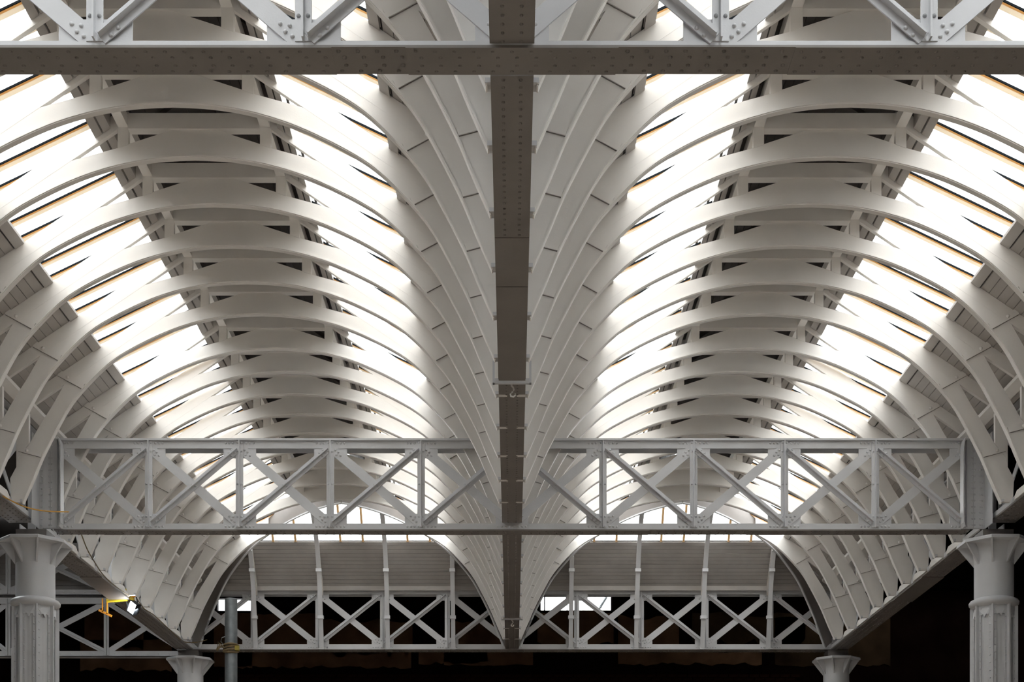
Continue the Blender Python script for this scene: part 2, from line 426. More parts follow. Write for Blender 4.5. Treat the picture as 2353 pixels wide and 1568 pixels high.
# glazing
GP = lambda d: 4105+.481*(d-2253)
def gslab(sg, s, d0, d1, qa, qb, o0, o1, dq=None):
    dA, dC = dq if dq else (d1, d1)
    P = lambda d, q, o: ((sg*CTR+s*(CTR-d))*U, Y(q), Z(GP(d)+o))
    return B().hexa([P(d, q, o) for o in (o0, o1) for d, q in ((d0, qa), (dA, qa), (dC, qb), (d0, qb))])
wn = 0
for side, sg in (('left', -1), ('right', 1)):
    for s in (-1, 1):
        wn += 1; sd = 'outer' if s == sg else 'inner'
        t = struct('window_%d' % wn, None, 'long sloping skylight, %s slope of %s vault' % (sd, side))
        qs = [QB, -1.2, .6, 2.4, 4.2]+[RQ[k] for k in range(-5, 15)]
        for q0, q1 in zip(qs, qs[1:]+[99]):
            last = q1 == 99
            e = 16.6 if last else q1
            fr_ = (.055, .39, .72)
            cuts = [q0+.57*f if (q0 > 5 and not last) else q0+(e-q0)*f for f in fr_]
            cuts = [q0]+[c for c in cuts if c < e-.02]+[e]
            dl = lambda q: min(4345, (QH-q)*3200/HF)
            for a, c in zip(cuts, cuts[1:]):
                dA, dC = (dl(a), dl(c)) if last else (4345, 4345)
                if dC > 2300: put('pane', gslab(sg, s, 2090, 0, a+.001, c-.001, 36, 48, (dA, dC)).mesh('pane', M_GLASS), t)
            for a in cuts[1:-1]:
                if q0 < 4: continue
                dt = (dl(a) if last else 4340)-10
                if dt < 2400: continue
                o = put('glazing_bar', gslab(sg, s, 2100, dt, a+.001, a+.018, -8, 34).mesh('glazing_bar', M_TANG), t)
                put('lead_strip', gslab(sg, s, 2100, dt, a-.005, a+.0005, -9, 34).mesh('lead_strip', M_LEAD), o)
                put('glow_strip', gslab(sg, s, 2100, dt, a+.0185, a+.066, 8, 34).mesh('glow_strip', M_CREAM), o)  # cream strip added for the pale glow along the bar
    wn += 1
    t = struct('window_%d' % wn, None, 'hipped end skylight at the far end of %s vault' % side)
    xs = [-3726, -1168, 1406, 3947]
    if sg > 0: xs = [-o for o in xs][::-1]
    allx = [-3970]
    ex = [xs[0]]
    for a, c in zip(xs, xs[1:]): ex += [a+(c-a)/3, a+(c-a)*2/3, c]
    ex = [-3970]+ex+[3970]
    for a, c in zip(ex, ex[1:]):
        if c-a < 60: continue
        pts = [(a, 2200), (c, 2200), (c, max(2200, CTR-abs(c))), (a, max(2200, CTR-abs(a)))]
        if a < 0 < c: pts.insert(3, (0, CTR-20))
        n = len(pts); vs = [hip_pt(sg, x, d, o) for o in (66, 78) for x, d in pts]
        fs = [tuple(range(n))[::-1], tuple(range(n, 2*n))]+[(i, (i+1) % n, n+(i+1) % n, n+i) for i in range(n)]
        put('pane', B().add(vs, fs).mesh('pane', M_GLASS), t)
    for x in ex[1:-1]:
        if x in xs: continue
        dt = CTR-abs(x)-60
        if dt < 2400: continue
        b = B().hexa([hip_pt(sg, xx, d, o) for o in (-10, 62) for xx, d in ((x-42, 2200), (x+42, 2200), (x+42, dt), (x-42, dt))])
        o = put('glazing_bar', b.mesh('glazing_bar', M_TAN), t)
# valley and eaves gutters closing the roof
g = B(); g.box(-.06, .06, Y(QB), Y(17.3), Z(2380), Z(2430)); struct('trim_20', g.mesh('gutter', M_IRON), 'iron valley gutter between the two vaults')
for i, s in enumerate((-1, 1)):
    g = B(); xs = sorted((s*(2*CTR-60)*U, s*(2*CTR+600)*U)); g.box(xs[0], xs[1], Y(QB), Y(17.5), Z(2450), Z(2500))
    struct('trim_%d' % (21+i), g.mesh('gutter', M_IRON), 'iron eaves gutter on the %s side' % ('left', 'right')[i])

# ------------------------------------------------------------------ lattice girders
RIV = B().rivet((0, 0, 0), 27*U).mesh('rivet', M_IRON, 60)
RIV_S = B().rivet((0, 0, 0), 24*U, (0, 0, -1)).mesh('rivet', M_FLANGE, 60)
def tee(b, a, c, w, y, t=.010, leg=.055):
    """flat bar with a middle outstanding leg towards the camera, between (x,z) points"""
    A = (a[0], y, a[1]); C = (c[0], y, c[1])
    b.bar(A, C, w, t)
    A = (a[0], y-t/2-leg/2, a[1]); C = (c[0], y-t/2-leg/2, c[1]); b.bar(A, C, .011, leg)
def girder(root, nodes, yn, leg=155, top=2340, wid=.24, single=False, splice=True, skip_rivets=(), halfend=None, mid=0.0, zoff=0):
    """yn = y of the near face; nodes = list of x in metres"""
    x0, x1 = nodes[0], nodes[-1]
    if halfend: x0, x1 = -halfend, halfend
    zb = Z(zoff)
    yf = yn+wid
    # bottom chord
    b = B().box(x0, x1, yn, yf, zb, zb+.02); b.box(x0, x1, yn+.004, yn+.0118, zb+.02, zb+leg*U); b.box(x0, x1, yf-.03, yf-.018, zb+.02, zb+leg*U)
    put('bottom_chord', b.mesh('bottom_chord', M_IRON), root)
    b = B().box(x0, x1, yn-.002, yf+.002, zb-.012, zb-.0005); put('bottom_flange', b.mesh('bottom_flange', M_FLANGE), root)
    # top chord
    zt = zb+top*U
    b = B().box(x0, x1, yn-.03, yf+.03, zt-.025, zt); put('top_flange', b.mesh('top_flange', M_IRON), root)
    b = B().box(x0, x1, yn+.004, yn+.0118, zt-250*U, zt-.025); b.box(x0, x1, yf-.03, yf-.018, zt-250*U, zt-.025); put('top_chord', b.mesh('top_chord', M_IRON), root)
    yw = yn+.006
    zl, zh = zb+leg*U*.35, zt-140*U
    for i, x in enumerate(nodes):
        b = B(); tee(b, (x, zb+.02), (x, zt-.03), 195*U, yn-.002, leg=.045); put('post', b.mesh('post', M_IRON), root)
    for a, c in zip(nodes, nodes[1:]):
        m = (a+c)/2
        e = 60*U
        lo, hi = zb+(leg+25)*U, zt-275*U
        if m < mid: A, C = (a+e, hi), (c-e, lo); P, Q = (a+e, lo), (c-e, hi)
        else: A, C = (c-e, hi), (a+e, lo); P, Q = (c-e, lo), (a+e, hi)
        b = B(); b.bar((A[0], yw, A[1]), (C[0], yw, C[1]), 235*U, .012); put('flat_brace', b.mesh('flat_brace', M_IRON), root)
        b = B(); tee(b, P, Q, 195*U, yw-.012, leg=.05); put('tee_brace', b.mesh('tee_brace', M_IRON), root)
    for x in nodes:
        for (z0, z1) in ((zb+leg*U-.01, zb+(leg+260)*U), (zt-250*U-250*U, zt-250*U+.01)):
            b = B().box(max(x0, x-430*U), min(x1, x+430*U), yn+.012, yn+.020, z0, z1); put('gusset', b.mesh('gusset', M_IRON), root)
    # rivets
    pts = []
    ys = yn-.002-.005
    for x in nodes:
        for dx in (-55, 55):
            for z in (zb+330*U, zb+top*U/2, zt-330*U, zb+(70 if not single else 330)*U, zt-100*U): pts.append((x+dx*U, ys, z))
        for sx in (-1, 1):
            for k in range(1, 4):
                xx = x+sx*(80+95*k)*U
                if x0 < xx < x1: pts += ([(xx, yn+.003, zb+75*U)] if not single else [])+[(xx, yn+.003, zt-110*U)]
            if (x+sx*.3 < x0) or (x+sx*.3 > x1): continue
            for kz, z in ((1, zb+leg*U), (-1, zt-250*U)):
                # on flat brace or tee brace
                up = (kz < 0)
                left_of = sx < 0     # member on the left of the post
                m = x+sx*.2
                if m < mid: flat = (up and sx > 0) or ((not up) and sx < 0)
                else: flat = (up and sx < 0) or ((not up) and sx > 0)
                if flat:
                    for (u, w) in ((150, 40), (230, 95), (180, 165), (290, 185)):
                        pts.append((x+sx*(u-20)*U, yw-.008, z+kz*(w+5)*U))
                else:
                    for (u, w) in ((140, 110), (230, 200), (215, 45), (300, 130)):
                        pts.append((x+sx*(u-20)*U, yw-.0175, z+kz*(w)*U))
    for a, c in zip(nodes, nodes[1:]):
        for dx, dz in ((-40, 70), (40, -70)): pts.append(((a+c)/2+dx*U, yw-.0175, (zb+zt)/2-40*U+dz*U*.2))
    if single:
        for p in pts:
            if p[2] < zb+620*U: put('rivet', RIV, root, p)
        b = B()
        for p in pts:
            if p[2] >= zb+620*U: b.rivet(p, 27*U)
    else:
        b = B()
        for p in pts: b.rivet(p, 31*U)
    o = put('upper_rivets' if single else 'rivets', b.mesh('rivets', M_IRON, 60), root); o['kind'] = 'stuff'
    # flange rivets underneath
    b = B(); n = int((x1-x0)/.112)
    for i in range(n):
        x = x0+(i+.5)*(x1-x0)/n
        for f, dxx in ((.14, 0), (.36, .03), (.66, .03), (.88, 0)):
            b.rivet((x+dxx, yn+wid*f, zb-.012), .0135, (0, 0, -1))
    o = put('flange_rivets', b.mesh('flange_rivets', M_FLANGE, 60), root); o['kind'] = 'stuff'
P1 = 2424
T1 = thing('cross_girder', 'nearest and largest riveted lattice cross girder, crossing top of the photo', 'girder', group='lattice cross girders')
n1 = [k*P1*U for k in range(-5, 6)]
girder(T1, n1, Y(5.06), leg=55, top=2340, wid=.26, single=True, halfend=6.25)
for xa, xb in ((-1150, 1150), (-6050, -3900) , (3900, 6050)):
    if xa == -1150: put('splice_plate', B().box(-.62, .62, Y(5.06)-.003, Y(5.06)+.262, Z0-.017, Z0-.0125).mesh('splice_plate', M_FLANGE), T1)
    else: put('splice_plate', B().box(xa*U-.3, xb*U+.9 if xa < 0 else xb*U+.3, Y(5.06)-.003, Y(5.06)+.262, Z0-.016, Z0-.0125).mesh('splice_plate', M_FLANGE), T1)
T2 = thing('cross_girder', 'middle riveted lattice cross girder spanning between the two tall columns', 'girder', group='lattice cross girders')
P2 = 2379
girder(T2, [k*P2*U for k in range(-5, 6)], Y(11.40), leg=155, top=2371, wid=.215, halfend=6.0, zoff=-162)
for a, c in ((-5.4, -3.6), (-2.0, 1.8), (3.1, 5.2)):
    put('splice_plate', B().box(a, c, Y(11.40)-.004, Y(11.40)+.219, Z(-162)-.017, Z(-162)-.0125).mesh('splice_plate', M_FLANGE), T2)
P3 = 2530
T3 = thing('cross_girder', 'farthest lattice cross girder below the boarded vault ends', 'girder', group='lattice cross girders')
girder(T3, [k*P3*U for k in range(-5, 6)], Y(17.02), leg=190, top=2400, wid=.26, halfend=6.37)
put('fascia_beam', B().box(-6.37, 6.37, Y(17.03)-.12, Y(17.03)-.05, Z(2255), Z(2475)).mesh('fascia_beam', M_PLANK), T3)
# end stanchions of the middle girder
for s, side in ((-1, 'left'), (1, 'right')):
    xa, xb = sorted((s*11760*U, s*12390*U))
    r = thing('stanchion', 'riveted plate stanchion standing on the %s tall column' % side, 'stanchion', (s*12200*U, Y(11.6), Z0))
    ox, oy, oz = r.location
    def rel(b): b.v = [(x-ox, y-oy, z-oz) for x, y, z in b.v]; return b
    put('web_plate', rel(B().box(xa, xb, Y(11.40)-.012, Y(11.40)+.0, Z(-160), Z(2200))).mesh('web_plate', M_IRON), r)
    for f in (.33, .66):
        xm = xa+(xb-xa)*f; put('cover_strip', rel(B().box(xm-.05, xm+.05, Y(11.40)-.024, Y(11.40)-.012, Z(-140), Z(2170))).mesh('cover_strip', M_IRON), r)
    xi = s*11750*U
    b = B(); pth = [(xi+s*.05, 2200), (xi+s*.02, 2120), (xi, 1960), (xi, -60), (xi+s*.02, -150)]
    for (xA, zA), (xB, zB) in zip(pth, pth[1:]): b.bar((xA, Y(11.40)-.07, Z(zA)), (xB, Y(11.40)-.07, Z(zB)), .014, .13)
    put('edge_angle', rel(b).mesh('edge_angle', M_IRON), r)
    put('return_plate', rel(B().box(*(sorted((s*12370*U, s*12390*U))), Y(11.40)-.3, Y(11.40), Z(-160), Z(2200))).mesh('return_plate', M_IRON), r)
    b = B()
    for f in (.12, .45, .54, .78, .88):
        for k in range(14): b.rivet((xa+(xb-xa)*f, Y(11.40)-.013-(.012 if .3 < f < .8 else 0), Z(-60+k*160)), .013)
    o = put('rivets', rel(b).mesh('rivets', M_IRON, 60), r); o['kind'] = 'stuff'

# ------------------------------------------------------------------ valley girder along the middle
def valley(label, q0, q1, zo, w0=520, w1=520):
    r = thing('valley_girder', label, 'girder', (0, Y(q0), Z0), 'valley girder lengths')
    L = Y(q1)-Y(q0); z = zo*U
    hw0, hw1 = w0*U/2, w1*U/2
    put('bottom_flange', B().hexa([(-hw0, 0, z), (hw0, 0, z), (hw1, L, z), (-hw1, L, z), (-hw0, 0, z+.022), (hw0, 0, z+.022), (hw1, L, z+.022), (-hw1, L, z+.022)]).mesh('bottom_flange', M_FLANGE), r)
    put('web_plate', B().box(-.007, .007, 0, L, z+.02, 2330*U).mesh('web_plate', M_IRON), r)
    b = B()
    for s in (-1, 1): b.box(*sorted((s*.007, s*.085)), 0, L, z+.022, z+.034); b.box(*sorted((s*.007, s*.019)), 0, L, z+.022, z+.10)
    put('flange_angles', b.mesh('flange_angles', M_IRON), r)
    put('top_flange', B().box(-.13, .13, 0, L, 2330*U, 2355*U).mesh('top_flange', M_IRON), r)
    b = B(); n = int(L/.078)
    for i in range(n):
        for s in (-1, 1): b.rivet((s*.054, (i+.5)*L/n, z), .0115, (0, 0, -1))
    o = put('rivets', b.mesh('rivets', M_FLANGE, 60), r); o['kind'] = 'stuff'
    return r
v0 = valley('length of riveted valley girder above the nearest cross girder, at top centre', 2.2, 5.072, 20)
v1 = valley('long riveted valley girder length from nearest cross girder to the hooked joint', 5.245, 8.27, -6)
v2 = valley('long riveted valley girder length from hooked joint to middle cross girder', 8.31, 11.395, 10)
v3 = valley('riveted valley girder length from middle cross girder to the far joint', 11.54, 15.17, -4)
v4 = valley('short riveted valley girder length between far joint and farthest cross girder', 15.2, 17.02, 8)
# splice cover plates on underside
put('cover_plate', B().box(-.127, .127, 7.02*K-Y(5.245), 8.27*K-Y(5.245), -.018, -.004).mesh('cover_plate', M_FLANGE), v1)
put('cover_plate', B().box(-.129, .129, 6.5*K-Y(5.245)+.02, 7.72*K-Y(5.245), -.011, -.0035).mesh('cover_plate', M_FLANGE), v1)
for nm, q, zz, ref in (('joint_ledge', 8.31, 0, v2), ('joint_ledge', 15.2, 0, v4)):
    put(nm, B().box(-.185, .185, .0, .03, -.02, .03).box(-.185, -.165, -.02, .04, -.02, .19).box(.165, .185, -.02, .04, -.02, .19).mesh(nm, M_IRON), ref)
for lab, q, sc in (('white iron hook under the near joint of the valley girder', 8.36, 1), ('small white hook under the far joint of the valley girder', 15.25, 1)):
    pts = [(0, 0, .0), (0, 0, -.03), (.022, 0, -.055), (.030, 0, -.085), (.010, 0, -.115), (-.012, 0, -.14), (-.008, 0, -.168), (.022, 0, -.178), (.045, 0, -.158), (.045, 0, -.135)]
    r = thing('hook', lab, 'hook', (-.005, Y(q), Z0+.008), 'valley girder hooks')
    put('hook_rod', B().tube([(x*.8, y, z*.72) for x, y, z in pts], .009, 8).mesh('hook_rod', M_RIB, 60), r)
    put('hook_eye', B().lathe([(.02, -.004), (.02, .006)], 10).mesh('hook_eye', M_RIB), r)

# ------------------------------------------------------------------ side girders
def side_girder(s, q0, q1, label):
    xc = s*12800*U; r = thing('side_girder', label, 'girder', (xc, Y(q0), Z0), 'side girders')
    L = Y(q1)-Y(q0)
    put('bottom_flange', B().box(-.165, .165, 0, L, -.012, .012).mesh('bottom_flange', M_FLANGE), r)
    xi = -s*.165
    put('inner_angle', B().box(*sorted((xi, xi+s*.014)), 0, L, .012, .075).mesh('inner_angle', M_IRON), r)
    put('outer_angle', B().box(*sorted((-xi, -xi-s*.014)), 0, L, .012, .075).mesh('outer_angle', M_IRON), r)
    put('top_chord', B().box(-.1, .1, 0, L, 2280*U, 2340*U).mesh('top_chord', M_IRON), r)
    n = max(2, round(L/1.3))
    for i in range(n+1):
        y = L*i/n; put('post', B().box(-.05, .05, y-.012, y+.012, .01, 2290*U).mesh('post', M_IRON), r)
        if i < n:
            y2 = L*(i+1)/n
            put('brace', B().bar((.03, y, .06), (.03, y2, 2250*U), .09, .012, (1, 0, 0)).mesh('brace', M_IRON), r)
            put('brace', B().bar((-.03, y2, .06), (-.03, y, 2250*U), .09, .012, (1, 0, 0)).mesh('brace', M_IRON), r)
    b = B(); m = int(L/.1)
    for i in range(m):
        for x in (-.12, -.05, .05, .12): b.rivet((x, (i+.5)*L/m, -.012), .012, (0, 0, -1))
    o = put('flange_rivets', b.mesh('flange_rivets', M_FLANGE, 60), r); o['kind'] = 'stuff'
    # sloping cover pieces on the inner ledge between rib feet
    qq = [RQ[k] for k in range(-5, 15)]+[16.38]
    for a, c in zip(qq, qq[1:]):
        if a >= q0 and c <= q1:
            ya, yc = Y(a)+.09-Y(q0), Y(c)-.09-Y(q0)
            xa, xb = xi+s*.0, xi-s*.02
            p = [(xb, ya, .012), (xb, yc, .012), (xb, yc, .06), (xb, yc-.08, .105), (xb, ya+.08, .105), (xb, ya, .06)]
            n6 = 6; vs = p+[(xa, y, z) for _, y, z in p]
            fs = [tuple(range(6)), tuple(range(11, 5, -1))]+[(i, (i+1) % 6, 6+(i+1) % 6, 6+i) for i in range(6)]
            put('ledge_plate', B().add(vs, fs).mesh('ledge_plate', M_RIB), r)
    return r
SG = {}
for s, sd in ((-1, 'left'), (1, 'right')):
    SG[s, 0] = side_girder(s, 5.3, 11.36, '%s side girder carrying ribs, from near bay to the tall column' % sd)
    SG[s, 1] = side_girder(s, 11.6, 17.0, '%s side girder carrying ribs, between tall column and far column' % sd)
for s in (-1, 1):
    put('splice_plate', B().box(-.168, .168, 2.6, 4.3, -.026, -.0125).mesh('splice_plate', M_FLANGE), SG[s, 1])

# ------------------------------------------------------------------ columns
def column(x, q, label, group, ztu=9670, ztop=Z0-.014):
    zt = ztu*U+CH; r = thing('column', label, 'column', (x, Y(q), 0), group)
    oct_ = lambda ap: ap/math.cos(math.pi/8)
    # rotate octagon so a flat faces the camera: lathe uses half-step offset -> flats aligned
    put('bearing_block', B().box(-.2, .2, -.17, .17, zt, ztop).mesh('bearing_block', M_FLANGE), r)
    put('capital_plate', B().lathe([(oct_(.435), zt-.045), (oct_(.435), zt-.012), (oct_(.425), zt)], 8).mesh('capital_plate', M_IRON), r)
    put('capital_cone', B().lathe([(.252, zt-.30), (.256, zt-.2), (.27, zt-.12), (.30, zt-.06), (.33, zt-.045)], 32).mesh('capital_cone', M_IRON, 40), r)
    for k in range(8):
        a = math.pi/8+k*math.pi/4; c, sn = math.cos(a), math.sin(a)
        def P(rr, t, z): return (rr*c-t*sn, rr*sn+t*c, z)
        p = [P(.24, -.012, zt-.31), P(.24, .012, zt-.31), P(.24, .012, zt-.045), P(.24, -.012, zt-.045),
             P(.255, -.012, zt-.31), P(.255, .012, zt-.31), P(.455, .012, zt-.045), P(.455, -.012, zt-.045)]
        put('capital_fin', B().hexa(p).mesh('capital_fin', M_IRON), r)
        for j in (-1, 1):
            pass
    put('upper_shaft', B().lathe([(.25, zt-.80), (.25, zt-.28)], 40).mesh('upper_shaft', M_IRON, 40), r)
    zr = zt-.80
    put('collar_ring', B().lathe([(.25, zr-.07), (.29, zr-.06), (.315, zr-.03), (.318, zr), (.30, zr+.025), (.262, zr+.04), (.25, zr+.05)], 40).mesh('collar_ring', M_IRON, 50), r)
    # lower clustered shaft : curved segments with radial flanges
    n = 8; prof = []
    for k in range(n):
        for t in (0, .14, .35, .5, .65, .86):
            a = (k+t)*2*math.pi/n+math.pi/8
            rr = .245 if .1 < t < .9 else .255
            if t in (.35, .5, .65): rr = .232
            prof.append((rr*math.cos(a), rr*math.sin(a)))
    m = len(prof); vs = [(px, py, 0) for px, py in prof]+[(px, py, zr-.05) for px, py in prof]
    fs = [tuple(range(m))[::-1], tuple(range(m, 2*m))]+[(i, (i+1) % m, m+(i+1) % m, m+i) for i in range(m)]
    put('lower_shaft', B().add(vs, fs).mesh('lower_shaft', M_IRON), r)
    rb = B()
    for k in range(n):
        a = math.pi/8+k*math.pi/4; c, sn = math.cos(a), math.sin(a)
        def P(rr, t, z): return (rr*c-t*sn, rr*sn+t*c, z)
        b = B()
        b.hexa([P(.23, -.011, 0), P(.30, -.011, 0), P(.30, .011, 0), P(.23, .011, 0), P(.23, -.011, zr-.06), P(.30, -.011, zr-.06), P(.30, .011, zr-.06), P(.23, .011, zr-.06)])
        b.hexa([P(.243, -.045, 0), P(.253, -.045, 0), P(.253, .045, 0), P(.243, .045, 0), P(.243, -.045, zr-.06), P(.253, -.045, zr-.06), P(.253, .045, zr-.06), P(.243, .045, zr-.06)])
        put('shaft_flange', b.mesh('shaft_flange', M_IRON), r)
        nz = int((zr-.25)/.1)
        for i in range(nz):
            for t in (-.032, .032):
                z = zr-.22-i*.1+(.03 if t > 0 else 0); rb.rivet(P(.253, t, z), .011, (c, sn, 0))
        # hanging leaf ornament between flanges
        a2 = a+math.pi/8; c2, s2 = math.cos(a2), math.sin(a2)
        def Q(rr, t, z): return (rr*c2-t*s2, rr*s2+t*c2, z)
        leaf = [(-.085, 0), (-.085, -.06), (-.06, -.09), (-.05, -.13), (-.02, -.125), (0, -.165), (.02, -.125), (.05, -.13), (.06, -.09), (.085, -.06), (.085, 0)]
        nl = len(leaf)
        front = [Q(.272-.006*abs(t)/.02, t, zr-.06+z) for t, z in leaf]; back = [Q(.235, t, zr-.06+z) for t, z in leaf]
        fs = [tuple(range(nl)), tuple(range(nl, 2*nl))[::-1]]+[(i, (i+1) % nl, nl+(i+1) % nl, nl+i) for i in range(nl)]
        put('leaf_ornament', B().add(front+back, fs).mesh('leaf_ornament', M_IRON), r)
    o = put('rivets', rb.mesh('rivets', M_IRON, 60), r); o['kind'] = 'stuff'
    return r
column(-12560*U, 11.47, 'pale grey iron column at lower left, under the middle cross girder', 'tall near columns', 9554, Z(-162)-.014)
column(12700*U, 11.47, 'pale grey iron column at lower right, under the middle cross girder', 'tall near columns', 9554, Z(-162)-.014)
column(-12660*U, 17.13, 'far pale iron column left of centre, only its capital and shaft top showing', 'far columns')
column(12760*U, 17.13, 'far pale iron column right of centre, only its capital and shaft top showing', 'far columns')

# ------------------------------------------------------------------ enclosing structure
struct('floor', B().box(-22, 22, -8, 42, -.1, 0).mesh('floor', M_FLOOR))
QW = 19.0
# back wall with openings
def wall_back():
    wl = [(-12950, -11300, 12830, 13470), (1200, 4390, 12845, 13585)]     # x0,x1,z0,z1 in U (z from camera level)
    b = B(); y0, y1 = Y(QW), Y(QW)+.35
    xs = [-32400, wl[0][0], wl[0][1], wl[1][0], wl[1][1], 32400]
    zx = lambda z: CH+z*U
    for i in range(5):
        a, c = xs[i]*U, xs[i+1]*U
        w = [q for q in wl if q[0] == xs[i]]
        if w:
            w = w[0]; b.box(a, c, y0, y1, 0, zx(w[2])); b.box(a, c, y0, y1, zx(w[3]), zx(13780))
        else: b.box(a, c, y0, y1, 0, zx(13780))
    wb = struct('wall_back', b.mesh('wall_back', M_BRICKW))
    for i, w in enumerate(wl):
        f = struct('window_%d' % (8+i), None, ('small bright window in far wall behind the scaffold pole', 'bright window in far wall right of the valley girder')[i])
        fr = B(); t = .03
        x0, x1, z0, z1 = w[0]*U, w[1]*U, zx(w[2]), zx(w[3])
        fr.box(x0, x1, y0+.1, y0+.14, z0, z0+t); fr.box(x0, x1, y0+.1, y0+.14, z1-t, z1); fr.box(x0, x0+t, y0+.1, y0+.14, z0, z1); fr.box(x1-t, x1, y0+.1, y0+.14, z0, z1)
        put('window_frame', fr.mesh('window_frame', M_WFRAME), f)
        n = 3 if i else 2
        for k in range(n):
            a = x0+t+(x1-x0-2*t)*k/n; c = x0+t+(x1-x0-2*t)*(k+1)/n
            put('pane', B().box(a, c-.005, y0+.115, y0+.12, z0+t, z1-t).mesh('pane', M_GLASS), f)
        if i:
            put('mullion', B().box(x0+.10, x0+.125, y0+.10, y0+.14, z0, z1).mesh('mullion', M_WFRAME), f)
            put('mullion', B().box(x0+.60, x0+.615, y0+.11, y0+.13, z0, z1).mesh('mullion', M_GALV), f)
    # pipe seen through right window
    r = thing('pipe', 'slanting dark pipe seen outside the bright right window', 'pipe', (0, 0, 0))
    zz = zx(13200)
    put('pipe_tube', B().tube([(1.2, Y(QW)+.6, 0), (1.3, Y(QW)+.6, 4), (1.86, Y(QW)+.6, zx(12900)), (1.97, Y(QW)+.6, zx(13280)), (2.10, Y(QW)+.6, zx(13700))], .035, 10).mesh('pipe_tube', M_GALV, 50), r)
    put('pipe_collar', B().tube([(1.85, Y(QW)+.6, zx(12880)), (1.872, Y(QW)+.6, zx(12960))], .05, 10).mesh('pipe_collar', M_GALV, 50), r)
    # bricks
    bk = B().box(-.105, .105, -.012, .02, -.031, .031).mesh('brick', M_BRICK)
    for row in range(4):
        for i in range(56):
            x = -6.3+i*.225+(row % 2)*.11
            z = zx(9560)+row*.073
            put('brick', bk, wb, (x, y0-.004+random.uniform(-.004, .004), z))
    # plaster sheets with ragged lower edges
    px = lambda p: (p-1176.5)*QW*U
    def sheet(x0, x1, z0, z1, amp):
        n = max(6, int((x1-x0)/.12)); low = [(x0+(x1-x0)*k/n, z0+random.uniform(-amp, amp)) for k in range(n+1)]
        up = [(x0+(x1-x0)*k/8, z1+random.uniform(-amp, amp)*.6) for k in range(9)]
        b = B().plate(low+up[::-1], y0-.03, y0-.001)
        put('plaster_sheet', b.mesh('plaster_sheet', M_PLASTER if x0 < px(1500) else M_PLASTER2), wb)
    px = lambda p: (p-1176.5)*QW*U
    pz = lambda p: CH+(2080-p)*QW*U
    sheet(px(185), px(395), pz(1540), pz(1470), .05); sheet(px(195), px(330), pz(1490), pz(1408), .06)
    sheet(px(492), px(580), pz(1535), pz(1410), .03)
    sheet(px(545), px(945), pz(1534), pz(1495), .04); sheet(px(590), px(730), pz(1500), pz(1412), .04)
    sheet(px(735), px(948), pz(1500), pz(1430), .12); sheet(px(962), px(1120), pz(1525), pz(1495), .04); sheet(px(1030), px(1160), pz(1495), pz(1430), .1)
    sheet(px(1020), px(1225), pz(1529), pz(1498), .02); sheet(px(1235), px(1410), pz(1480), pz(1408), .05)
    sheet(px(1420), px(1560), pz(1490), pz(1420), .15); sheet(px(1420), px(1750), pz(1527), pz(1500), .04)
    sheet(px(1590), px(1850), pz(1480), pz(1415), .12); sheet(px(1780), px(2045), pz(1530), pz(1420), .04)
wall_back()
# aisles: dark lining either side and roof slabs over the gap behind the far girder
zc = Z(2520)
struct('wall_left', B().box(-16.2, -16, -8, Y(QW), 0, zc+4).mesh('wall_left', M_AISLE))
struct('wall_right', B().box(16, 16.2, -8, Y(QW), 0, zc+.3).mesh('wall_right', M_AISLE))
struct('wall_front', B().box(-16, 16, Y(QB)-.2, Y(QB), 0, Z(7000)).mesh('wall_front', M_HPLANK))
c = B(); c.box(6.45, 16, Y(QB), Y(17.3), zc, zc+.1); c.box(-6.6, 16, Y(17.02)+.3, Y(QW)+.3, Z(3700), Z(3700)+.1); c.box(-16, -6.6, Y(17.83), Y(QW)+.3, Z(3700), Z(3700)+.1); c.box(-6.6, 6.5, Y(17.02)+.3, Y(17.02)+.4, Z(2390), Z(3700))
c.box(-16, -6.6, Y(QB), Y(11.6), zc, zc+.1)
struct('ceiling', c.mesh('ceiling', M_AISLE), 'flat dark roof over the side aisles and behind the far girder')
# left aisle: glazed slope and boarded end
t = struct('window_10', None, 'skylight over the left aisle')
c2 = B().box(-16, -6.7, Y(13.4), Y(16.6), zc+1.6, zc+1.66); put('roof_board', c2.mesh('roof_board', M_DARK), t)
for k in range(3):
    q0 = 11.6+k*.6
    put('pane', B().box(-16, -6.7, Y(q0)+.01, Y(q0+.6)-.01, zc+1.6, zc+1.62).mesh('pane', M_GLASS), t)
t = struct('wall_end', None, 'horizontal boards closing the end of the left aisle')
for i in range(10):
    z = Z(2330)+i*.115
    put('plank', B().box(-15.9, -6.6, Y(17.75), Y(17.75)+.03, z, z+.11).mesh('plank', M_HPLANK), t)
put('backing_board', B().box(-15.9, -6.6, Y(17.75)+.035, Y(17.75)+.06, Z(2300), zc+1.7).mesh('backing_board', M_DARK), t)
put('backing_board', B().box(-15.9, -6.62, Y(11.58), Y(11.58)+.06, zc, zc+1.7).mesh('backing_board', M_DARK), t)
put('backing_board', B().box(-6.62, -6.5, Y(11.58), Y(17.75), zc-.05, zc+1.7).mesh('backing_board', M_DARK), t)
put('backing_board', B().box(-15.9, -6.62, Y(16.4), Y(17.75), zc+1.65, zc+1.7).mesh('backing_board', M_DARK), t)
